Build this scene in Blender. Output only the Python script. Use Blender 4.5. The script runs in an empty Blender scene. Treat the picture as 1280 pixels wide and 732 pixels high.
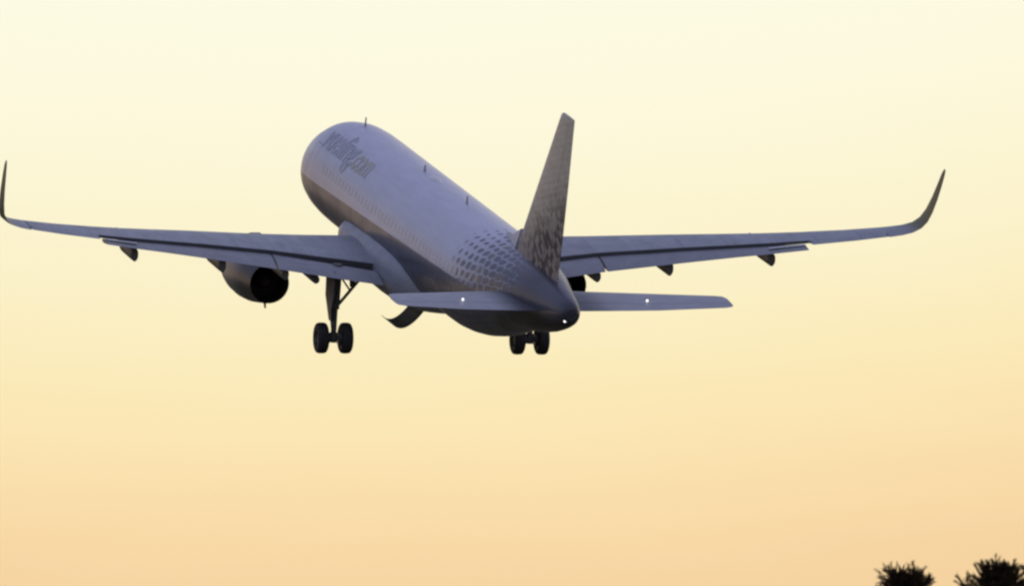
import bpy, bmesh, math, random
from mathutils import Vector, Matrix
R = math.radians
sc = bpy.context.scene
col = sc.collection

# ------------------------------------------------------------------ camera
ELEV = R(4.0)
CAMZ = 1.7
F_PX = 16745.0                      # focal length in pixels of a 1280 px wide frame
cam_d = bpy.data.cameras.new('camera'); cam = bpy.data.objects.new('camera', cam_d); col.objects.link(cam)
cam.location = (0, 0, CAMZ); cam.rotation_euler = (R(90) + ELEV, 0, 0)
cam_d.sensor_width = 36.0; cam_d.lens = F_PX / 1280 * 36.0
cam_d.clip_start = 0.5; cam_d.clip_end = 20000
cam_d.dof.use_dof = True; cam_d.dof.focus_distance = 497.0; cam_d.dof.aperture_fstop = 4.0
sc.camera = cam

# ------------------------------------------------------------------ sky
SUN_EL, SUN_AZ = R(7.0), R(48.0)    # low, ahead and to the right of the camera (azimuth from +Y towards +X)
world = bpy.data.worlds.new('World'); sc.world = world; world.use_nodes = True
wt = world.node_tree; wt.nodes.clear()

class NT:
    """short-hand for wiring shader nodes"""
    def __init__(s, tree): s.t = tree
    def n(s, kind, **kw):
        nd = s.t.nodes.new(kind)
        for k, v in kw.items(): setattr(nd, k, v)
        return nd
    def put(s, sock, v):
        if isinstance(v, bpy.types.NodeSocket): s.t.links.new(v, sock)
        elif v is not None: sock.default_value = v
    def m(s, op, a, b=None, c=None, clamp=False):
        nd = s.n('ShaderNodeMath', operation=op, use_clamp=clamp)
        s.put(nd.inputs[0], a); s.put(nd.inputs[1], b)
        if c is not None: s.put(nd.inputs[2], c)
        return nd.outputs[0]
    def ss(s, v, a, b):
        nd = s.n('ShaderNodeMapRange', interpolation_type='SMOOTHSTEP', clamp=True)
        s.put(nd.inputs[0], v); s.put(nd.inputs[1], a); s.put(nd.inputs[2], b)
        return nd.outputs[0]
    def lin(s, v, a, b, c=0.0, d=1.0):
        nd = s.n('ShaderNodeMapRange', clamp=True)
        for i, q in enumerate((v, a, b, c, d)): s.put(nd.inputs[i], q)
        return nd.outputs[0]
    def mix(s, f, a, b, mode='MIX'):
        nd = s.n('ShaderNodeMix', data_type='RGBA', blend_type=mode)
        s.put(nd.inputs[0], f)
        for i, q in ((6, a), (7, b)):
            if isinstance(q, tuple): q = (*q[:3], 1.0)
            s.put(nd.inputs[i], q)
        return nd.outputs[2]
    def ramp(s, f, stops):
        nd = s.n('ShaderNodeValToRGB'); e = nd.color_ramp.elements
        while len(e) > 1: e.remove(e[-1])
        e[0].position = stops[0][0]; e[0].color = (*stops[0][1], 1)
        for p, c in stops[1:]:
            q = e.new(p); q.color = (*c, 1)
        s.put(nd.inputs[0], f); return nd.outputs[0]
    def noise(s, vec, scale, detail=3, rough=.55):
        nd = s.n('ShaderNodeTexNoise'); s.put(nd.inputs['Vector'], vec)
        nd.inputs['Scale'].default_value = scale; nd.inputs['Detail'].default_value = detail
        nd.inputs['Roughness'].default_value = rough
        return nd.outputs['Fac']
    def sep(s, v):
        nd = s.n('ShaderNodeSeparateXYZ'); s.put(nd.inputs[0], v); return nd.outputs
    def comb(s, x, y, z):
        nd = s.n('ShaderNodeCombineXYZ')
        for i, q in enumerate((x, y, z)): s.put(nd.inputs[i], q)
        return nd.outputs[0]

def lin8(*c):
    return tuple(((v / 255 + .055) / 1.055) ** 2.4 if v > 10 else v / 255 / 12.92 for v in c)

W = NT(wt)
sky = W.n('ShaderNodeTexSky', sky_type='NISHITA', sun_disc=False, sun_elevation=SUN_EL, sun_rotation=SUN_AZ,
          altitude=0, air_density=1.4, dust_density=2.2, ozone_density=1.6)
dirv = W.n('ShaderNodeTexCoord').outputs['Generated']
dx, dy, dz = W.sep(dirv)[:3]
# evening haze near the horizon: orange low down, straw and cream higher, fading into the blue dome
warp = W.m('MULTIPLY', W.m('SUBTRACT', W.noise(W.comb(W.m('MULTIPLY', dx, 9.0), dy, W.m('MULTIPLY', dz, 60.0)), 3.0, 3), .5), .004)
zz = W.m('ADD', W.m('ADD', dz, warp), W.m('ADD', W.m('MULTIPLY', W.m('MULTIPLY', dx, dx), -1.6), W.m('MULTIPLY', dx, -.045)))
Z0, Z1 = 0.0, 0.15
stops = [(-.01, (214, 188, 164)), (.020, (236, 208, 172)), (.040, (243, 206, 153)), (.0482, (246, 213, 163)), (.0536, (249, 221, 170)),
         (.0589, (251, 229, 179)), (.0648, (251, 236, 189)), (.0698, (251, 240, 200)), (.0766, (252, 245, 211)),
         (.0842, (253, 249, 222)), (.0913, (253, 250, 228)), (.115, (253, 250, 232)), (.15, (250, 247, 234))]
haze_col = W.ramp(W.lin(zz, -.01, .15), [((z + .01) / .16, lin8(*c)) for z, c in stops])
front = W.ss(dy, -.15, .80)
low = W.m('SUBTRACT', 1.0, W.ss(dz, .10, .42))
mask = W.m('MULTIPLY', front, low)
skyb = W.n('ShaderNodeBackground'); W.put(skyb.inputs[0], sky.outputs[0]); skyb.inputs[1].default_value = .10
# added fill light: pale lavender over the whole dome, strongest overhead
dome_fill = W.n('ShaderNodeBackground'); dome_fill.inputs[0].default_value = (.258, .253, .445, 1)
W.put(dome_fill.inputs[1], W.lin(dz, -.05, .5, .50, .90))
skyc = W.n('ShaderNodeAddShader'); W.put(skyc.inputs[0], skyb.outputs[0]); W.put(skyc.inputs[1], dome_fill.outputs[0])
hz = W.n('ShaderNodeBackground'); W.put(hz.inputs[0], haze_col); hz.inputs[1].default_value = 1.0
mx = W.n('ShaderNodeMixShader'); W.put(mx.inputs[0], mask); W.put(mx.inputs[1], skyc.outputs[0]); W.put(mx.inputs[2], hz.outputs[0])
out = W.n('ShaderNodeOutputWorld'); W.put(out.inputs[0], mx.outputs[0])

# ------------------------------------------------------------------ sun
sun_d = bpy.data.lights.new('sun', 'SUN'); sun = bpy.data.objects.new('sun', sun_d); col.objects.link(sun)
sun_d.energy = 0.7; sun_d.angle = R(10); sun_d.color = (1.0, .86, .66)
sv = Vector((math.sin(SUN_AZ) * math.cos(SUN_EL), math.cos(SUN_AZ) * math.cos(SUN_EL), math.sin(SUN_EL)))
sun.rotation_euler = sv.to_track_quat('Z', 'Y').to_euler()

vs = sc.view_settings
sc.display_settings.display_device = 'sRGB'
vs.view_transform = 'Standard'; vs.look = 'None'; vs.exposure = 0; vs.gamma = 1; vs.use_curve_mapping = False
sc.cycles.filter_width = 2.5

# ------------------------------------------------------------------ helpers
def empty(name, loc=(0, 0, 0)):
    o = bpy.data.objects.new(name, None); col.objects.link(o); o.location = loc; o.empty_display_size = 1
    return o

def link(name, bm, mats, parent=None, smooth=35):
    bmesh.ops.recalc_face_normals(bm, faces=bm.faces)
    me = bpy.data.meshes.new(name); bm.to_mesh(me); bm.free()
    for m in (mats if isinstance(mats, (list, tuple)) else [mats]): me.materials.append(m)
    if smooth:
        for p in me.polygons: p.use_smooth = True
        me.set_sharp_from_angle(angle=R(smooth))
    o = bpy.data.objects.new(name, me); col.objects.link(o)
    if parent: o.parent = parent
    return o

def loft(bm, rings, cap0=True, cap1=True, closed=True, mat=0):
    V = [[bm.verts.new(p) for p in r] for r in rings]
    n = len(rings[0])
    for a, b in zip(V, V[1:]):
        for i in range(n if closed else n - 1):
            j = (i + 1) % n
            f = bm.faces.new((a[i], a[j], b[j], b[i])); f.material_index = mat
    for c, r in ((cap0, V[0]), (cap1, V[-1])):
        if c:
            f = bm.faces.new(r); f.material_index = mat
    return V

def tube(bm, p0, p1, r0, r1=None, n=14, mat=0):
    p0, p1 = Vector(p0), Vector(p1); r1 = r0 if r1 is None else r1
    d = (p1 - p0).normalized(); a = d.orthogonal().normalized(); b = d.cross(a)
    rg = []
    for p, r in ((p0, r0), (p1, r1)):
        rg.append([p + a * r * math.cos(t) + b * r * math.sin(t) for t in [2 * math.pi * i / n for i in range(n)]])
    loft(bm, rg, mat=mat)

def box(bm, lo, hi, mat=0):
    r = [[(x, y, z) for x, y in ((lo[0], lo[1]), (hi[0], lo[1]), (hi[0], hi[1]), (lo[0], hi[1]))] for z in (lo[2], hi[2])]
    loft(bm, r, mat=mat)

def prism(bm, poly, off, mat=0):
    """a flat polygon given thickness along off"""
    o = Vector(off)
    loft(bm, [[Vector(p) for p in poly], [Vector(p) + o for p in poly]], mat=mat)

def sup(a, n): return math.copysign(abs(a) ** (2 / n), a)

def P(x, s, z):                       # aircraft frame: s metres behind the nose
    return Vector((x, 20.0 - s, z))

# ------------------------------------------------------------------ materials
def principled(name):
    m = bpy.data.materials.new(name); m.use_nodes = True
    t = m.node_tree; t.nodes.clear(); N = NT(t)
    b = N.n('ShaderNodeBsdfPrincipled'); o = N.n('ShaderNodeOutputMaterial'); t.links.new(b.outputs[0], o.inputs[0])
    return m, N, b

def paint(name, c, rough=.38, metal=0, var=.10, scale=1.3, spec=.5):
    m, N, b = principled(name)
    v = N.n('ShaderNodeTexCoord').outputs['Object']
    f = N.lin(N.noise(v, scale, 4), .3, .7, 1 - var, 1 + var * .5)
    streak = N.lin(N.noise(N.comb(N.m('MULTIPLY', N.sep(v)[0], 5.0), N.m('MULTIPLY', N.sep(v)[1], .6), N.m('MULTIPLY', N.sep(v)[2], 5.0)), 1.4, 3), .35, .75, 1.0, 1 - var)
    f = N.m('MULTIPLY', f, streak)
    N.put(b.inputs['Base Color'], N.mix(1.0, c, N.comb(f, f, f), 'MULTIPLY'))
    N.put(b.inputs['Roughness'], N.lin(N.noise(v, 2.3, 3), .3, .7, rough * .85, rough * 1.2))
    b.inputs['Metallic'].default_value = metal
    b.inputs['Specular IOR Level'].default_value = spec
    return m

M_GREY = paint('belly_grey_paint', (.18, .18, .19), .42)
M_WHITE = paint('white_paint', (.72, .72, .73), .36)
M_FAIR = paint('fairing_paint', (.33, .34, .39), .40)
M_WING = paint('wing_grey_paint', (.34, .35, .38), .42)
M_FLAP = paint('flap_grey_paint', (.32, .32, .34), .45)
M_COVE = paint('cove_shadow', (.085, .085, .09), .6)
def two_tone(name, axis, a0, a1, c0, c1, rough):
    m, N, b = principled(name)
    v = N.n('ShaderNodeTexCoord').outputs['Object']
    q = N.m('ABSOLUTE', N.sep(v)[axis])
    c = N.mix(N.ss(q, a0, a1), c0, c1)
    f = N.lin(N.noise(v, 1.6, 4), .3, .7, .86, 1.05)
    N.put(b.inputs['Base Color'], N.mix(1.0, c, N.comb(f, f, f), 'MULTIPLY')); b.inputs['Roughness'].default_value = rough
    return m
M_NAC = two_tone('nacelle_two_tone_paint', 1, 5.5, 6.8, (.07, .058, .054), (.23, .205, .175), .35)
M_TAUPE = two_tone('winglet_two_tone_paint', 2, 1.10, 1.45, (.34, .35, .37), (.20, .18, .085), .45)
M_SLAB = two_tone('tailplane_dark_root', 0, 1.0, 2.5, (.07, .07, .085), (.40, .40, .43), .40)  # tailplane colour, darker towards the root
M_FTF = paint('fairing_dark_grey', (.15, .135, .125), .5)
M_HOT = paint('nozzle_dark_metal', (.15, .125, .115), .5, .3)
M_GEAR = paint('gear_grey_metal', (.16, .155, .15), .5, .2)
M_DOORIN = paint('gear_door_inner', (.14, .12, .10), .6)
M_TYRE = paint('tyre_rubber', (.035, .031, .031), .75)
M_HUB = paint('wheel_hub', (.12, .12, .12), .45, .5)
M_ANT = paint('antenna_paint', (.30, .30, .30), .5)
M_TXT = paint('lettering_dark_grey', (.485, .485, .55), .45)
M_TXT2 = paint('lettering_ochre_grey', (.55, .52, .44), .45)
M_GLINT = paint('flap_glint_metal', (.6, .6, .6), .25, 1.0)

def lamp(name, c, e):
    m, N, b = principled(name)
    b.inputs['Base Color'].default_value = (.8, .8, .8, 1)
    b.inputs['Emission Color'].default_value = (*c, 1); b.inputs['Emission Strength'].default_value = e
    return m
M_LAMP = lamp('lit_lamp', (1, .97, .92), 1.6)

def dots(N, u, v, pu, pv, rad):
    """staggered rows of rounded squares; rad in cell units (socket)"""
    row = N.m('FLOOR', N.m('DIVIDE', v, pv))
    off = N.m('MULTIPLY', N.m('MODULO', N.m('ABSOLUTE', row), 2.0), .5)
    fu = N.m('SUBTRACT', N.m('FRACT', N.m('ADD', N.m('DIVIDE', u, pu), off)), .5)
    fv = N.m('SUBTRACT', N.m('FRACT', N.m('DIVIDE', v, pv)), .5)
    d = N.m('POWER', N.m('ADD', N.m('POWER', N.m('ABSOLUTE', fu), 3.0), N.m('POWER', N.m('ABSOLUTE', fv), 3.0)), 1 / 3)
    return N.ss(N.m('SUBTRACT', rad, d), -.04, .04)

def fuselage_material():
    m, N, b = principled('fuselage_paint')
    v = N.n('ShaderNodeTexCoord').outputs['Object']
    uv = N.n('ShaderNodeUVMap').outputs[0]
    s, arc = N.sep(uv)[0], N.sep(uv)[1]
    x, y, z = N.sep(v)[:3]
    # livery: white above, grey below a line that climbs towards the tail
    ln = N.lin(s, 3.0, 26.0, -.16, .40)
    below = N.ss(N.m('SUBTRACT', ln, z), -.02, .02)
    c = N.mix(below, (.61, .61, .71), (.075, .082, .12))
    # halftone field over the tail, growing into solid grey
    grow = N.lin(N.m('ADD', s, N.m('MULTIPLY', z, -.55)), 25.2, 33.6, .18, .60)
    wob = N.m('MULTIPLY', N.m('SUBTRACT', N.noise(N.comb(s, arc, 0.0), 1.9, 2), .5), .35)
    dm = dots(N, N.m('ADD', s, wob), N.m('ADD', arc, N.m('MULTIPLY', wob, .7)), .62, .40, N.m('ADD', grow, N.m('MULTIPLY', N.m('SUBTRACT', N.noise(N.comb(s, arc, 3.0), 1.1, 2), .5), .35)))
    dm = N.m('MULTIPLY', dm, N.ss(s, 26.4, 27.6))
    ocm = N.ss(N.noise(N.comb(N.m('FLOOR', N.m('DIVIDE', s, .62)), N.m('FLOOR', N.m('DIVIDE', arc, .40)), 0.0), 3.7, 1), .56, .60)
    dc = N.mix(ocm, (.12, .12, .155), (.17, .15, .125))
    c = N.mix(N.m('MULTIPLY', N.ss(N.m('ADD', s, N.m('MULTIPLY', z, -.55)), 25.8, 30.5), N.m('SUBTRACT', 1.0, below)), c, (.36, .36, .41))
    c = N.mix(dm, c, dc)
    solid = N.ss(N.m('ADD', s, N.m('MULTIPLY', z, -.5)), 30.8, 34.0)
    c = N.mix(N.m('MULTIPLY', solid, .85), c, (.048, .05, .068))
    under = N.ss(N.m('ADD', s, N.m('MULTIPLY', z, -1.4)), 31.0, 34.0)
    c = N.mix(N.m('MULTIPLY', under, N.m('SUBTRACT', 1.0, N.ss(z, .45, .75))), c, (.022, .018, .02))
    # skin joints every couple of metres, streaks and grime
    pj = N.m('ABSOLUTE', N.m('SUBTRACT', N.m('FRACT', N.m('DIVIDE', s, 2.1)), .5))
    line = N.m('MULTIPLY', N.ss(pj, .493, .497), .22)
    pk = N.m('ABSOLUTE', N.m('SUBTRACT', N.m('FRACT', N.m('DIVIDE', arc, 1.35)), .5))
    line = N.m('MAXIMUM', line, N.m('MULTIPLY', N.ss(pk, .490, .496), .16))
    c = N.mix(line, c, (.12, .12, .13))
    for ds in (5.0, 30.2):
        ex = N.m('SUBTRACT', N.m('ABSOLUTE', N.m('SUBTRACT', s, ds)), .41)
        ez = N.m('SUBTRACT', N.m('ABSOLUTE', N.m('SUBTRACT', z, .32)), .93)
        d = N.m('ABSOLUTE', N.m('MAXIMUM', ex, ez))
        c = N.mix(N.m('MULTIPLY', N.m('SUBTRACT', 1.0, N.ss(d, .015, .04)), .45), c, (.10, .10, .11))
    gr = N.noise(N.comb(N.m('MULTIPLY', s, .35), N.m('MULTIPLY', arc, 2.2), 0.0), 1.6, 5)
    f = N.lin(gr, .3, .72, 1.03, .90)
    c = N.mix(1.0, c, N.comb(f, f, f), 'MULTIPLY')
    N.put(b.inputs['Base Color'], c)
    N.put(b.inputs['Roughness'], N.lin(N.noise(v, 1.1, 3), .3, .7, .32, .44))
    b.inputs['Coat Weight'].default_value = .12; b.inputs['Coat Roughness'].default_value = .12
    bump = N.n('ShaderNodeBump'); bump.inputs['Strength'].default_value = .07; bump.inputs['Distance'].default_value = .02
    N.put(bump.inputs['Height'], N.noise(N.comb(s, arc, 0.0), 1.7, 2)); N.put(b.inputs['Normal'], bump.outputs[0])
    return m
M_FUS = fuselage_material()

def fin_material():
    m, N, b = principled('fin_paint')
    v = N.n('ShaderNodeTexCoord').outputs['Object']
    x, y, z = N.sep(v)[:3]
    s = N.m('SUBTRACT', 20.0, y)
    u = N.m('ADD', N.m('MULTIPLY', s, .78), N.m('MULTIPLY', z, -.62))
    w = N.m('ADD', N.m('MULTIPLY', s, .62), N.m('MULTIPLY', z, .78))
    # height above the root, tilted back: darker blocks crowd the foot of the fin
    h = N.m('ADD', z, N.m('MULTIPLY', N.m('SUBTRACT', s, 31.0), -.45))
    grow = N.lin(h, 1.2, 5.0, .60, .30)
    dm = dots(N, u, w, .30, .20, grow)
    rnd = N.noise(N.comb(N.m('FLOOR', N.m('DIVIDE', u, .30)), N.m('FLOOR', N.m('DIVIDE', w, .20)), 0.0), 4.1, 1)
    base = N.mix(N.lin(h, .0, 2.6), (.17, .15, .15), (.60, .56, .46))
    blk = N.mix(N.ss(rnd, .47, .54), (.020, .018, .026), (.32, .265, .24))
    blk = N.mix(N.lin(N.m('ADD', h, N.m('MULTIPLY', rnd, 1.6)), 2.4, 4.6), blk, (.52, .48, .39))
    c = N.mix(dm, base, blk)
    gr = N.lin(N.noise(N.comb(N.m('MULTIPLY', s, .5), N.m('MULTIPLY', z, 2.0), x), 2.0, 4), .3, .7, 1.06, .82)
    c = N.mix(1.0, c, N.comb(gr, gr, gr), 'MULTIPLY')
    N.put(b.inputs['Base Color'], c); b.inputs['Roughness'].default_value = .42
    return m
M_FIN = fin_material()

def wing_skin_material():
    m, N, b = principled('wing_skin')
    v = N.n('ShaderNodeTexCoord').outputs['Object']
    x, y, z = N.sep(v)[:3]
    ax = N.m('ABSOLUTE', x)
    p1 = N.m('ABSOLUTE', N.m('SUBTRACT', N.m('FRACT', N.m('DIVIDE', ax, 1.55)), .5))
    l1 = N.m('MULTIPLY', N.ss(p1, .486, .493), .5)
    ss_ = N.m('SUBTRACT', N.m('SUBTRACT', 20.0, y), N.m('MULTIPLY', ax, .40))
    p2 = N.m('ABSOLUTE', N.m('SUBTRACT', N.m('FRACT', N.m('DIVIDE', ss_, .95)), .5))
    l2 = N.m('MULTIPLY', N.ss(p2, .472, .488), .42)
    f = N.lin(N.noise(N.comb(N.m('MULTIPLY', x, 1.6), N.m('MULTIPLY', y, .5), 0.0), 1.5, 5), .3, .7, 1.06, .80)
    c = N.mix(N.m('MAXIMUM', l1, l2), (.36, .37, .40), (.12, .12, .13))
    c = N.mix(1.0, c, N.comb(f, f, f), 'MULTIPLY')
    N.put(b.inputs['Base Color'], c)
    N.put(b.inputs['Roughness'], N.lin(N.noise(v, 1.6, 3), .3, .7, .36, .52))
    return m
M_WSKIN = wing_skin_material()

# ------------------------------------------------------------------ ground
def ground_material():
    m, N, b = principled('airfield_grass')
    v = N.n('ShaderNodeTexCoord').outputs['Object']
    c = N.mix(N.ss(N.noise(v, .02, 6), .4, .62), (.075, .070, .035), (.14, .115, .065))
    c = N.mix(N.ss(N.noise(v, .9, 5), .42, .66), c, (.05, .05, .025))
    N.put(b.inputs['Base Color'], c); b.inputs['Roughness'].default_value = .95
    return m
bm = bmesh.new()
rg = [0, 40, 120, 300, 600, 1200, 2500, 5000, 9000]
rnd = random.Random(2)
vv = []
for k, r in enumerate(rg[1:]):
    vv.append([bm.verts.new((r * math.cos(a), 300 + r * math.sin(a), 0)) for a in [2 * math.pi * i / 64 for i in range(64)]])
c0 = bm.verts.new((0, 300, 0))
for i in range(64): bm.faces.new((c0, vv[0][i], vv[0][(i + 1) % 64]))
for a, b_ in zip(vv, vv[1:]):
    for i in range(64): bm.faces.new((a[i], a[(i + 1) % 64], b_[(i + 1) % 64], b_[i]))
g = link('ground', bm, ground_material()); g['kind'] = 'structure'
g['label'] = 'flat grassy airfield below the climbing aircraft'

# ------------------------------------------------------------------ the airliner
YAW, PITCH, ROLL = R(14.389), R(10.985), R(.398)
D = 500.0
cx, cy = 564.7126, 311.0454                     # where the aircraft's middle sits, measured on a 1280x732 frame
rel = Matrix.Rotation(YAW, 3, 'Z') @ Matrix.Rotation(PITCH, 3, 'X') @ Matrix.Rotation(ROLL, 3, 'Y')
camR = Matrix.Rotation(ELEV, 3, 'X')
pos = camR @ Vector(((cx - 640) / F_PX * D, D, -(cy - 366) / F_PX * D)) + Vector((0, 0, CAMZ))
plane = empty('airliner')
plane.matrix_world = Matrix.Translation(pos) @ (camR @ rel).to_4x4()
plane['label'] = 'white twin-engine passenger jet climbing away with its wheels still down'
plane['category'] = 'airliner'

# --- fuselage
ST = [(.0, .03, -.52, -.58), (.06, .24, -.33, -.78), (.18, .44, -.14, -.98), (.45, .76, .18, -1.24), (.9, 1.06, .52, -1.48), (1.5, 1.35, .90, -1.70),
      (2.1, 1.56, 1.26, -1.83), (2.8, 1.74, 1.60, -1.93), (3.6, 1.87, 1.85, -2.0), (4.6, 1.945, 2.0, -2.05), (5.8, 1.97, 2.06, -2.07),
      (7, 1.975, 2.07, -2.07)]
ST += [(s, 1.975, 2.07, -2.07) for s in (9, 11, 13, 15, 17, 19, 21, 23, 24.5)]
ST += [(25.5, 1.972, 2.07, -2.05), (26.5, 1.95, 2.07, -1.97), (27.5, 1.91, 2.065, -1.84), (28.5, 1.84, 2.055, -1.65), (29.5, 1.75, 2.04, -1.41),
       (30.5, 1.63, 2.02, -1.14), (31.5, 1.48, 1.99, -.86), (32.5, 1.32, 1.955, -.57), (33.5, 1.14, 1.90, -.47), (34.5, .95, 1.82, -.31),
       (35.5, .77, 1.72, -.10), (36.3, .63, 1.62, .11), (36.9, .53, 1.54, .29), (37.3, .45, 1.46, .43), (37.55, .38, 1.39, .54), (37.7, .31, 1.31, .66), (37.76, .24, 1.24, .74)]
NR = 72
def fus_ring(s, w, t, b):
    zc, h = (t + b) / 2, (t - b) / 2
    return [P(w * math.sin(a), s, zc + h * math.cos(a)) for a in [2 * math.pi * i / NR for i in range(NR)]]
def fus_at(s):
    for a, b in zip(ST, ST[1:]):
        if a[0] <= s <= b[0]:
            k = (s - a[0]) / (b[0] - a[0]); return [a[i] + (b[i] - a[i]) * k for i in range(1, 4)]
bm = bmesh.new()
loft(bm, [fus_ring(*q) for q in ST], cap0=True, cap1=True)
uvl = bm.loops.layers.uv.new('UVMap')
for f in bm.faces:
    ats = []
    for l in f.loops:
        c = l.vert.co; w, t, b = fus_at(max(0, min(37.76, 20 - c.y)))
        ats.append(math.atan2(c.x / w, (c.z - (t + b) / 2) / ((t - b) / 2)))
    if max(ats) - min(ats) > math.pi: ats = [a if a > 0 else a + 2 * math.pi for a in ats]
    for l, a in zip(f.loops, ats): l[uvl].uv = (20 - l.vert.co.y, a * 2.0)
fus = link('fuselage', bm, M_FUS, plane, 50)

# auxiliary power outlet in the tail tip
bm = bmesh.new()
rr = []
for s, k in ((37.765, 1.0), (37.79, .93), (37.75, .80), (37.4, .72)):
    rr.append([P(.20 * k * math.sin(a), s, .995 + .21 * k * math.cos(a)) for a in [2 * math.pi * i / 24 for i in range(24)]])
loft(bm, rr, cap0=False, cap1=True)
link('tail_exhaust', bm, M_HOT, fus)
def light_blob(name, c, r, par):
    bm = bmesh.new(); bmesh.ops.create_uvsphere(bm, u_segments=12, v_segments=8, radius=r, matrix=Matrix.Translation(c))
    return link(name, bm, M_LAMP, par, 180)
light_blob('tail_light', P(-.20, 37.66, .72), .05, fus)

# antennas along the crown
def blade(s, z, h, c0, c1, par):
    bm = bmesh.new()
    rg = []
    for k, (zz_, c) in enumerate(((-.03, c0), (h, c1))):
        off = 0 if k == 0 else (c0 - c1) * .85
        rg.append([P(x, s + off + q * c, z + zz_) for x, q in ((0, 0), (.022, .3), (.018, .7), (0, 1), (-.018, .7), (-.022, .3))])
    loft(bm, rg); return link('antenna', bm, M_ANT, par)
blade(5.55, 2.05, .36, .34, .14, fus)
blade(15.1, 2.06, .26, .36, .2, fus)
blade(21.7, 2.06, .30, .36, .16, fus)
bm = bmesh.new()
for i in range(0, 1):
    rr = []
    for k in range(9):
        t = k / 8; w = .22 * math.sin(math.pi * min(max(t, .02), .98)) ** .6
        rr.append([P(w * math.sin(a), 16.2 + 1.5 * t, 2.05 + .45 * w * math.cos(a)) for a in [2 * math.pi * j / 12 for j in range(12)]])
    loft(bm, rr)
link('radome_hump', bm, M_WHITE, fus)

# lettering wrapped round the skin
def lettering(txt, size, s0, arc0, mat, shear=0, spacing=1.0, bold=0.0):
    cu = bpy.data.curves.new('tmp', 'FONT'); cu.body = txt; cu.size = size; cu.shear = shear; cu.space_character = spacing; cu.offset = bold
    cu.resolution_u = 4
    to = bpy.data.objects.new('tmp', cu); col.objects.link(to)
    me = bpy.data.meshes.new_from_object(to.evaluated_get(bpy.context.evaluated_depsgraph_get()))
    bpy.data.objects.remove(to)
    bm = bmesh.new(); bm.from_mesh(me)
    y0 = min(v.co.y for v in bm.verts); y1 = max(v.co.y for v in bm.verts)
    yy = y0 + .07
    while yy < y1:
        bmesh.ops.bisect_plane(bm, geom=bm.verts[:] + bm.edges[:] + bm.faces[:], plane_co=(0, yy, 0), plane_no=(0, 1, 0)); yy += .07
    bmesh.ops.triangulate(bm, faces=bm.faces)
    for v in bm.verts:
        s = s0 + v.co.x; w, t, b = fus_at(s); a = -(arc0 - v.co.y / 2.0)      # angle from the crown, port side
        zc, h = (t + b) / 2, (t - b) / 2
        v.co = P((w + .012) * math.sin(a), s, zc + (h + .012) * math.cos(a))
    return link('lettering', bm, mat, fus, 0)
lettering('vueling', 1.62, 5.1, R(53), M_TXT, bold=.03)
lettering('.com', 1.40, 9.55, R(53), M_TXT2, bold=.03)

# --- cabin windows down the port side (the starboard row is on the far side)
M_GLASS = paint('cabin_glass', (.50, .50, .56), .2)
for k in range(44):
    s = 7.0 + .533 * k
    w, t, b = fus_at(s); zc, h = (t + b) / 2, (t - b) / 2
    bm = bmesh.new(); ring0 = []
    for i in range(16):
        a = 2 * math.pi * i / 16; dz_ = .60 + .165 * sup(math.sin(a), 3.0)
        xx = w * math.sqrt(1 - ((dz_ - zc) / h) ** 2)
        ring0.append(P(-(xx + .004), s + .115 * sup(math.cos(a), 3.0), dz_))
    loft(bm, [[p + Vector((.03, 0, 0)) for p in ring0], ring0]); link('cabin_window', bm, M_GLASS, fus, 0)

# --- belly fairing
bm = bmesh.new()
BF = [(10.45, 1.5, .30, -1.12), (10.55, 1.95, .62, -1.14), (10.8, 2.12, .85, -1.18), (11.4, 2.20, 1.0, -1.24), (12.2, 2.23, 1.12, -1.30), (13.2, 2.25, 1.20, -1.33), (15, 2.26, 1.27, -1.33), (17, 2.26, 1.28, -1.33),
      (18.6, 2.22, 1.25, -1.33), (19.8, 2.08, 1.15, -1.33), (20.8, 1.8, .98, -1.34), (21.7, 1.35, .72, -1.38), (22.4, .8, .42, -1.55), (22.7, .3, .2, -1.75)]
loft(bm, [[P(w * sup(math.sin(a), 2.5), s, zc + h * sup(math.cos(a), 2.5)) for a in [2 * math.pi * i / 48 for i in range(48)]] for s, w, h, zc in BF])
link('belly_fairing', bm, M_FAIR, plane, 60)

# --- aerofoils
def foil(c, t, camber=.012, f0=0.0, f1=1.0, n=14):
    """closed loop of (chordwise, thickness) from f1 over the top to the nose and back underneath"""
    def yt(q): return 5 * t * (.2969 * math.sqrt(q) - .126 * q - .3516 * q * q + .2843 * q ** 3 - .1036 * q ** 4)
    def yc(q): return camber * 4 * q * (1 - q)
    xs = [f0 + (f1 - f0) * (.5 * (1 - math.cos(math.pi * i / n))) for i in range(n + 1)]
    up = [(q, yc(q) + max(yt(q), .0015)) for q in xs]; lo = [(q, yc(q) - max(yt(q), .0015)) for q in xs]
    loop = up[::-1] + (lo[1:] if f0 == 0 else lo)
    return [(q * c, y * c) for q, y in loop]
def section(x, le, c, zq, inc, t, f0=0.0, f1=1.0, camber=.012, sgn=1):
    ci, si = math.cos(inc), math.sin(inc)
    r = []
    for q, h in foil(c, t, camber, f0, f1):
        dq = q - .25 * c
        r.append(P(sgn * x, le + .25 * c + dq * ci + h * si, zq - dq * si + h * ci))
    return r

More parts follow.
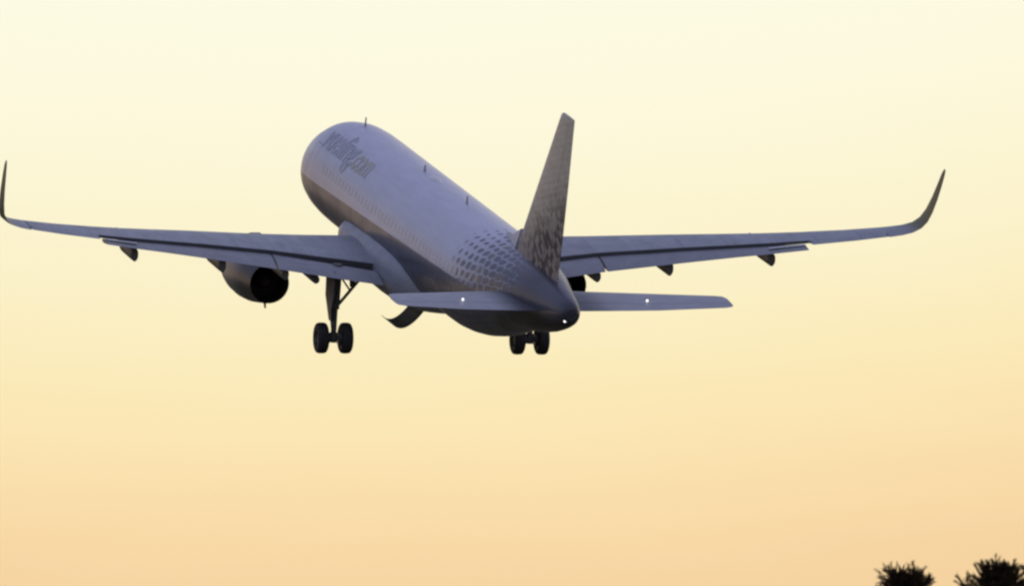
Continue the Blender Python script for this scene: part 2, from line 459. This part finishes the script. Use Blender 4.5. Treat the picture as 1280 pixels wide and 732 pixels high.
WST = [(1.2, 11.45, 7.1, -1.42, R(1.3), .145), (2.0, 11.85, 6.55, -1.33, R(1.3), .142), (4.2, 13.0, 5.25, -1.02, R(1.0), .128), (6.4, 14.18, 4.05, -.70, R(.6), .118),
       (9.2, 15.66, 3.42, -.30, R(.0), .112), (11.0, 16.62, 3.0, -.06, R(-.3), .109), (12.4, 17.36, 2.68, .13, R(-.6), .107), (13.65, 18.02, 2.40, .32, R(-.8), .105),
       (15.2, 18.84, 2.05, .58, R(-.8), .10), (16.45, 19.5, 1.76, .82, R(-.8), .10)]
def wst(x):
    for a, b in zip(WST, WST[1:]):
        if a[0] <= x <= b[0]:
            k = (x - a[0]) / (b[0] - a[0]); return [x] + [a[i] + (b[i] - a[i]) * k for i in range(1, 6)]
CUT = .79
def build_wing(sgn):
    bm = bmesh.new()
    xs = [q[0] for q in WST]
    loft(bm, [section(*wst(x), f1=CUT, sgn=sgn) for x in xs])
    wing = link('wing', bm, [M_WSKIN], plane, 40)
    # closing spar web behind the flaps, gap shadow put into its colour, a touch proud of the cut
    bm = bmesh.new()
    rr = []
    for x in (2.05, 4.2, 6.4, 9.2, 11, 12.4, 13.62):
        se = section(*wst(x), f1=CUT, sgn=sgn); a, b = se[0], se[-1]
        a = a + (b - a) * .08; b = b + (a - b) * .04
        rr.append([a + Vector((0, .03, 0)), a + Vector((0, -.012, 0)), b + Vector((0, -.012, 0)), b + Vector((0, .03, 0))])
    loft(bm, rr); link('flap_cove', bm, M_COVE, wing, 0)
    # flaps, run out and drooped: (x, s leading, z leading, s trailing, z trailing)
    def flap(st, name='flap', mat=M_FLAP, n=6):
        bm = bmesh.new(); rr = []
        for x, s0, z0, s1, z1 in st:
            c = math.hypot(s1 - s0, z1 - z0); an = math.atan2(z0 - z1, s1 - s0)
            ci, si = math.cos(an), math.sin(an)
            rr.append([P(sgn * x, s0 + q * ci + h * si, z0 - q * si + h * ci) for q, h in foil(c, .15, .02, n=8)])
        loft(bm, rr); return link(name, bm, mat, wing, 40)
    flap([(2.28, 17.35, -1.42, 18.98, -1.60), (4.2, 17.25, -1.13, 18.85, -1.36), (6.30, 17.10, -.84, 18.72, -1.07)])
    flap([(6.38, 17.10, -.83, 18.72, -1.06), (9.2, 18.12, -.42, 19.48, -.55), (11.0, 18.78, -.17, 19.95, -.24), (12.1, 19.18, -.02, 20.26, -.06), (13.47, 19.70, .18, 20.68, .19)])
    # bright metal strip put in for the skylit glint on the outer flap's nose
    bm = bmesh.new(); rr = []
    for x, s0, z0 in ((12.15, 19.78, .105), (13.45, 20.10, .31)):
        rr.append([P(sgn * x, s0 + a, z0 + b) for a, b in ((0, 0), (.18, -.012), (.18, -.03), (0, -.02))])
    loft(bm, rr); link('flap_glint_strip', bm, M_GLINT, wing, 0)
    # aileron
    bm = bmesh.new(); loft(bm, [section(*wst(x), f0=CUT + .004, f1=1, sgn=sgn) for x in (13.70, 15.2, 16.40)])
    link('aileron', bm, M_WSKIN, wing, 40)
    # winglet blending out of the tip
    WL = [(16.46, .822, 19.51, 1.755, 0), (16.9, .93, 19.78, 1.66, 10), (17.25, 1.06, 20.12, 1.49, 28), (17.52, 1.27, 20.58, 1.24, 48), (17.68, 1.55, 20.99, 1.05, 66),
          (17.77, 1.95, 21.44, .87, 80), (17.84, 2.5, 21.92, .70, 84), (17.89, 3.1, 22.38, .55, 86), (17.92, 3.55, 22.73, .40, 87), (17.93, 3.74, 22.96, .20, 87)]
    bm = bmesh.new(); rr = []
    for x, z, le, c, an in WL:
        nx, nz = -math.sin(R(an)), math.cos(R(an))
        rr.append([P(sgn * (x + h * nx), le + q, z + h * nz) for q, h in foil(c, .10, .006)])
    loft(bm, rr); wl = link('winglet', bm, M_TAUPE, wing, 50)
    wl['label'] = 'dull taupe upturned wing tip'
    # canoe fairings under the flap tracks: x, tail s, tail z, length, depth
    # (x, tail s, tail underside z, tail top z, length)
    for x, st, zt, tz, ln in ((4.80, 18.55, -1.64, -1.36, 3.0), (6.02, 18.60, -1.50, -1.10, 3.4), (8.62, 19.15, -1.13, -.62, 3.6), (12.25, 20.02, -.57, -.09, 3.3)):
        bm = bmesh.new(); rr = []
        for k in range(17):
            t = k / 16
            w = .16 * min(1, (t * 2.2 + .02)) ** .6 * (1 if t < .98 else .85)
            zb = zt + .62 * max(0, .38 - t) ** 1.3 / .38 ** 1.3
            top = max(tz + .10 * (1 - t) * ln * .6, zb + .03)
            s = st - ln * (1 - t)
            zc, h = (zb + top) / 2, (top - zb) / 2
            rr.append([P(sgn * x + w * sup(math.sin(a), 2.3 if math.cos(a) > 0 else 1.7), s, zc + h * sup(math.cos(a), 3.0 if math.cos(a) > 0 else 2.0)) for a in [2 * math.pi * i / 24 for i in range(24)]])
        loft(bm, rr); link('flap_track_fairing', bm, M_FTF, wing, 45)
    # outer panels sit a little further aft and flex upwards under load
    for o in [wing] + list(wing.children):
        for v in o.data.vertices:
            ax = abs(v.co.x)
            ds = .07 * max(0, ax - 4) if ax < 13.5 else .665 - (ax - 13.5) * .05
            v.co.y -= ds; v.co.z += .19 * ds
    return wing
build_wing(-1); build_wing(1)

# --- engines
def revolve(bm, prof, c, n=48, mat=None):
    rr = [[P(c[0] + r * math.sin(a), s, c[2] + dz_ + r * math.cos(a)) for a in [2 * math.pi * i / n for i in range(n)]] for s, r, dz_ in prof]
    V = loft(bm, rr, False, False)
    return V
def build_engine(sgn):
    c = (sgn * 5.78, 0, -2.27)
    bm = bmesh.new()
    revolve(bm, [(12.1, .85, .02), (11.7, .86, .02), (11.4, .88, .02), (11.26, .93, .02), (11.32, .98, .02), (11.55, 1.03, .01), (12.1, 1.08, 0), (12.9, 1.09, 0), (13.6, 1.04, 0),
                 (14.3, .93, 0), (14.9, .83, 0), (15.3, .755, 0), (15.31, .735, 0), (15.0, .74, 0)], c)
    eng = link('engine', bm, M_NAC, plane, 50)
    bm = bmesh.new()
    revolve(bm, [(15.0, .738, 0), (14.5, .76, 0), (13.6, .80, 0), (13.58, .02, 0)], c); link('exhaust_duct', bm, M_HOT, eng, 40)
    bm = bmesh.new()
    revolve(bm, [(13.65, .40, 0), (14.2, .38, 0), (14.7, .24, 0), (15.05, .06, 0), (15.08, .005, 0)], c); link('exhaust_cone', bm, M_HOT, eng, 50)
    bm = bmesh.new()
    revolve(bm, [(12.08, .86, .02), (12.06, .25, .02), (11.75, .16, .02), (11.55, .01, .02)], c); link('fan', bm, M_GEAR, eng, 40)
    bm = bmesh.new()                                                        # pylon
    rr = []
    for s, zb, zt, w in ((11.7, -1.2, -1.02, .06), (12.6, -1.3, -.82, .17), (14.2, -1.35, -.75, .20), (15.6, -1.35, -.95, .18), (16.9, -1.12, -.95, .05)):
        rr.append([P(c[0] + x, s, z) for x, z in ((-w, zb), (w, zb), (w, zt), (-w, zt))])
    loft(bm, rr); link('pylon', bm, M_FTF, eng, 40)
    bm = bmesh.new(); prism(bm, [P(c[0] - .02, 14.55, -3.12), P(c[0] - .02, 14.85, -3.07), P(c[0] - .02, 14.85, -3.30), P(c[0] - .02, 14.75, -3.30)], (.04, 0, 0))
    link('drain_mast', bm, M_GEAR, eng, 0)
build_engine(-1); build_engine(1)

# --- fin and rudder
FST = [(1.55, 29.55, 6.0, .10), (2.1, 30.02, 5.62, .10), (3.5, 31.22, 4.76, .098), (5.5, 32.93, 3.43, .096), (7.5, 34.64, 2.03, .095), (7.82, 34.93, 1.80, .09), (7.9, 35.1, 1.62, .05)]
def fin_sec(z, le, c, t, f0, f1):
    return [P(h, le + q, z) for q, h in foil(c, t, 0, f0, f1)]
bm = bmesh.new(); loft(bm, [fin_sec(*q, 0, .69) for q in FST]); fin = link('tail_fin', bm, M_FIN, plane, 40)
bm = bmesh.new(); loft(bm, [fin_sec(*q, .697, 1) for q in FST]); link('rudder', bm, M_FIN, fin, 40)
bm = bmesh.new()                                                              # dorsal fillet
loft(bm, [[P(x, s, z) for x, z in ((-w, 1.9), (-w * .3, zt), (w * .3, zt), (w, 1.9))] for s, w, zt in ((27.9, .06, 2.09), (29.2, .20, 2.32), (30.3, .30, 2.72))])
link('dorsal_fillet', bm, M_FUS, fin, 60)

# --- tailplanes and elevators
TST = [(.55, 31.7, 4.15, .63, .095), (1.2, 32.12, 3.80, .69, .095), (3.6, 33.68, 2.80, .95, .092), (6.0, 35.24, 1.72, 1.20, .09), (6.22, 35.42, 1.50, 1.22, .085), (6.3, 35.75, 1.1, 1.235, .05)]
def tsec(x, le, c, z, t, f0, f1, sgn):
    return [P(sgn * x, le + q, z - h + (.035 - .014 * x) * q) for q, h in foil(c, t, .004, f0, f1)]
for sgn in (-1, 1):
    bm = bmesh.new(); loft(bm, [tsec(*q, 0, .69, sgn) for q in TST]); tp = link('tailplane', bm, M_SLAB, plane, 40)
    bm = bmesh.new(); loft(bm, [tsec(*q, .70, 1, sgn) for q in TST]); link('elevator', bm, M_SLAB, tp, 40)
    light_blob('logo_light', P(sgn * 3.45, 35.4, 1.06), .045, tp)

# --- main landing gear
def build_gear(sgn):
    x, s = sgn * 3.8, 17.7
    zx = -3.86
    bm = bmesh.new()
    tube(bm, P(x - sgn * .02, s - .05, -1.05), P(x, s, -2.75), .20, .17)
    tube(bm, P(x, s, -2.7), P(x, s, zx + .05), .115, .105)
    tube(bm, P(x - .50, s, zx), P(x + .50, s, zx), .085)
    tube(bm, P(x, s - .16, -2.65), P(x, s - .48, -3.2), .05); tube(bm, P(x, s - .48, -3.2), P(x, s - .12, zx + .1), .05)
    tube(bm, P(x, s + .17, -2.0), P(x, s + .16, -3.6), .028)
    tube(bm, P(x, s, zx + .2), P(x, s, zx - .16), .15, .13)
    for o in (-.24, .24): tube(bm, P(x + o - .07, s, zx), P(x + o + .07, s, zx), .24, .22, 20)     # brake packs
    gear = link('landing_gear', bm, M_GEAR, plane, 40)
    bm = bmesh.new()
    tube(bm, P(x - sgn * .1, s, -2.62), P(x - sgn * 1.05, s - .05, -1.45), .06)
    tube(bm, P(x - sgn * .55, s, -2.05), P(x - sgn * .15, s, -1.5), .035)
    tube(bm, P(x - sgn * .62, s, -1.9), P(x - sgn * .62, s, -1.4), .09, .14)
    link('side_brace', bm, M_GEAR, gear, 40)
    for o in (-.465, .465):
        bm = bmesh.new()
        pr = [(-.10, .12), (-.12, .26), (-.19, .30), (-.205, .40), (-.20, .50), (-.165, .555), (-.10, .578), (0, .583), (.10, .578), (.165, .555), (.20, .50), (.205, .40), (.19, .30), (.12, .26), (.10, .12)]
        rr = [[P(x + o + q, s + r * math.sin(a), zx + r * math.cos(a)) for a in [2 * math.pi * i / 40 for i in range(40)]] for q, r in pr]
        V = loft(bm, rr)
        for f in bm.faces:
            c = f.calc_center_median(); 
            if math.hypot(c.y - (20 - s), c.z - zx) < .29: f.material_index = 1
        link('wheel', bm, [M_TYRE, M_HUB], gear, 40)
    bm = bmesh.new()                                                          # leg door on the outboard side
    xo = x + sgn * .22
    poly = [P(xo, s - .55, -1.2), P(xo, s + .75, -1.2), P(xo, s + .75, -2.1), P(xo, s + .45, -2.7), P(xo - sgn * .1, s + .2, -3.2), P(xo - sgn * .1, s - .2, -3.2), P(xo, s - .5, -2.3)]
    prism(bm, poly, (sgn * .05, 0, 0)); link('leg_door', bm, M_FTF, gear, 0)
    # belly door hanging open from its hinge near the keel
    bm = bmesh.new()
    cs = []
    for k in range(17):
        u = k / 16; w0, w1, w2, w3 = (1 - u) ** 3, 3 * u * (1 - u) ** 2, 3 * u * u * (1 - u), u ** 3
        cs.append((w0 * .42 + w1 * .85 + w2 * 1.36 + w3 * 1.76, w0 * -2.50 + w1 * -3.14 + w2 * -3.60 + w3 * -3.16))
    top = [(a + .06 * (1 - k / 16), b + .02 + .10 * (1 - k / 16)) for k, (a, b) in enumerate(cs)]
    loopc = cs + top[::-1]
    loft(bm, [[P(sgn * a, q, b) for a, b in loopc] for q in (16.8, 17.6, 18.45)])
    link('gear_bay_door', bm, M_DOORIN, plane, 50)
build_gear(-1); build_gear(1)

# ------------------------------------------------------------------ trees
def needle_material():
    m, N, b = principled('needle_foliage')
    v = N.n('ShaderNodeTexCoord').outputs['Object']
    N.put(b.inputs['Base Color'], N.mix(N.ss(N.noise(v, 1.4, 3), .35, .65), (.022, .016, .008), (.060, .036, .016)))
    b.inputs['Roughness'].default_value = .8; b.inputs['Specular IOR Level'].default_value = .2
    return m
M_NEED = needle_material()
M_BARK = paint('bark', (.06, .042, .03), .9, var=.35, scale=6)

def tree(px, py, dist, width, label, seed, leaders):
    """a tall tree: tapered trunk, whorls of limbs, and thousands of needle-thin leaves on upright shoots"""
    rn = random.Random(seed)
    el = ELEV - (py - 366) / F_PX
    H = CAMZ + dist * math.tan(el)
    X0 = (px - 640) / F_PX * dist / math.cos(el)
    root = empty('tree', (X0, dist, 0))
    root['label'] = label; root['category'] = 'tree'; root['group'] = 'dark tree tops along the bottom edge'
    bt, bc = bmesh.new(), bmesh.new()
    wob = [Vector((rn.uniform(-.12, .12), rn.uniform(-.12, .12), 0)) for _ in range(9)]; wob[-1] = Vector((0, 0, 0)); wob[0] = Vector((0, 0, 0))
    pts = [wob[i] + Vector((0, 0, (H - .35) * i / 8)) for i in range(9)]
    rad = [.30 * (1 - i / 8) ** .8 + .03 for i in range(9)]
    loft(bt, [[p + Vector((r * math.cos(a), r * math.sin(a), 0)) for a in [2 * math.pi * j / 12 for j in range(12)]] for p, r in zip(pts, rad)])
    def tuft(p, d, L, n, spread=.55):
        d = d.normalized(); a = d.orthogonal().normalized(); b = d.cross(a)
        for _ in range(n):
            t = rn.uniform(0, 1) ** .8; q = p + d * L * t
            th = rn.uniform(0, 2 * math.pi); sp = rn.uniform(.25, 1) * spread
            dd = (d + (a * math.cos(th) + b * math.sin(th)) * sp * 1.6 + Vector((0, 0, .25))).normalized()
            ln = rn.uniform(.07, .15) * (1.15 - .4 * t); w = rn.uniform(.006, .011)
            sd = dd.cross(Vector((rn.uniform(-1, 1), rn.uniform(-1, 1), rn.uniform(-1, 1)))).normalized() * w
            bc.faces.new((bc.verts.new(q - sd), bc.verts.new(q + sd), bc.verts.new(q + dd * ln)))
    # leaders: upright shoots at the very top
    for (ox, oy, top, L) in leaders:
        base = Vector((ox * .55, oy, H + top - L)); tip = Vector((ox, oy * 1.2, H + top - .06))
        tube(bt, base, tip, .02, .006, 6)
        tuft(base, tip - base, (tip - base).length, int(420 * L / .5), .30)
    # crown: whorls of limbs from a third of the height up
    z = H * .40
    while z < H - .12:
        k = (H - z) / (H * .60)
        reach = width * (k ** .55) * rn.uniform(.8, 1.1) + .12
        n = 5 if z < H - 3 else 7
        a0 = rn.uniform(0, 6.3)
        for i in range(n):
            an = a0 + 2 * math.pi * i / n + rn.uniform(-.3, .3)
            L = reach * rn.uniform(.75, 1.1)
            di = Vector((math.cos(an), math.sin(an), 0))
            p0 = Vector((0, 0, z - L * .35)); p1 = p0 + di * L * .6 + Vector((0, 0, L * .15)); p2 = p0 + di * L + Vector((0, 0, L * .45))
            rb = .012 + .022 * L
            tube(bt, p0, p1, rb, rb * .65, 6); tube(bt, p1, p2, rb * .65, .008, 6)
            m = max(6, int(L * (22 if z > H - 2 else 6)))
            for j in range(m):
                t = rn.uniform(.25, 1.0)
                q = p0.lerp(p1, t / .6) if t < .6 else p1.lerp(p2, (t - .6) / .4)
                side = Vector((rn.uniform(-1, 1), rn.uniform(-1, 1), rn.uniform(.1, 1.1)))
                tuft(q, di * .5 + side, rn.uniform(.18, .36), 34 if z > H - 2 else 14, .6)
        z += .11 if z > H - 2 else .42
    link('trunk', bt, M_BARK, root, 60)
    me = bpy.data.meshes.new('crown'); bc.to_mesh(me); bc.free(); me.materials.append(M_NEED)
    o = bpy.data.objects.new('crown', me); col.objects.link(o); o.parent = root
    return root
tree(1131, 709, 300, 2.4, 'narrower dark spiky tree top, left of the two at bottom right', 4,
     [(-.34, .1, -.02, .36), (-.13, -.2, .04, .42), (.02, .2, -.06, .4), (.10, -.1, -.02, .42), (.20, .15, .0, .40), (.33, -.1, -.10, .3), (.55, .1, -.20, .24), (-.5, 0, -.28, .25)])
tree(1250, 703, 300, 3.0, 'broader dark spiky tree top reaching into the bottom right corner', 9,
     [(-.56, .1, .0, .50), (-.42, -.1, .06, .5), (-.30, .2, .10, .52), (-.18, -.2, .08, .5), (-.06, .1, .05, .5), (.08, -.1, .06, .5), (.24, .1, -.10, .36), (.40, -.15, -.14, .36), (.55, .1, -.12, .34),
      (.70, .15, -.19, .3), (.82, -.1, -.14, .34), (.95, .1, -.16, .34), (-.60, 0, -.26, .3)])
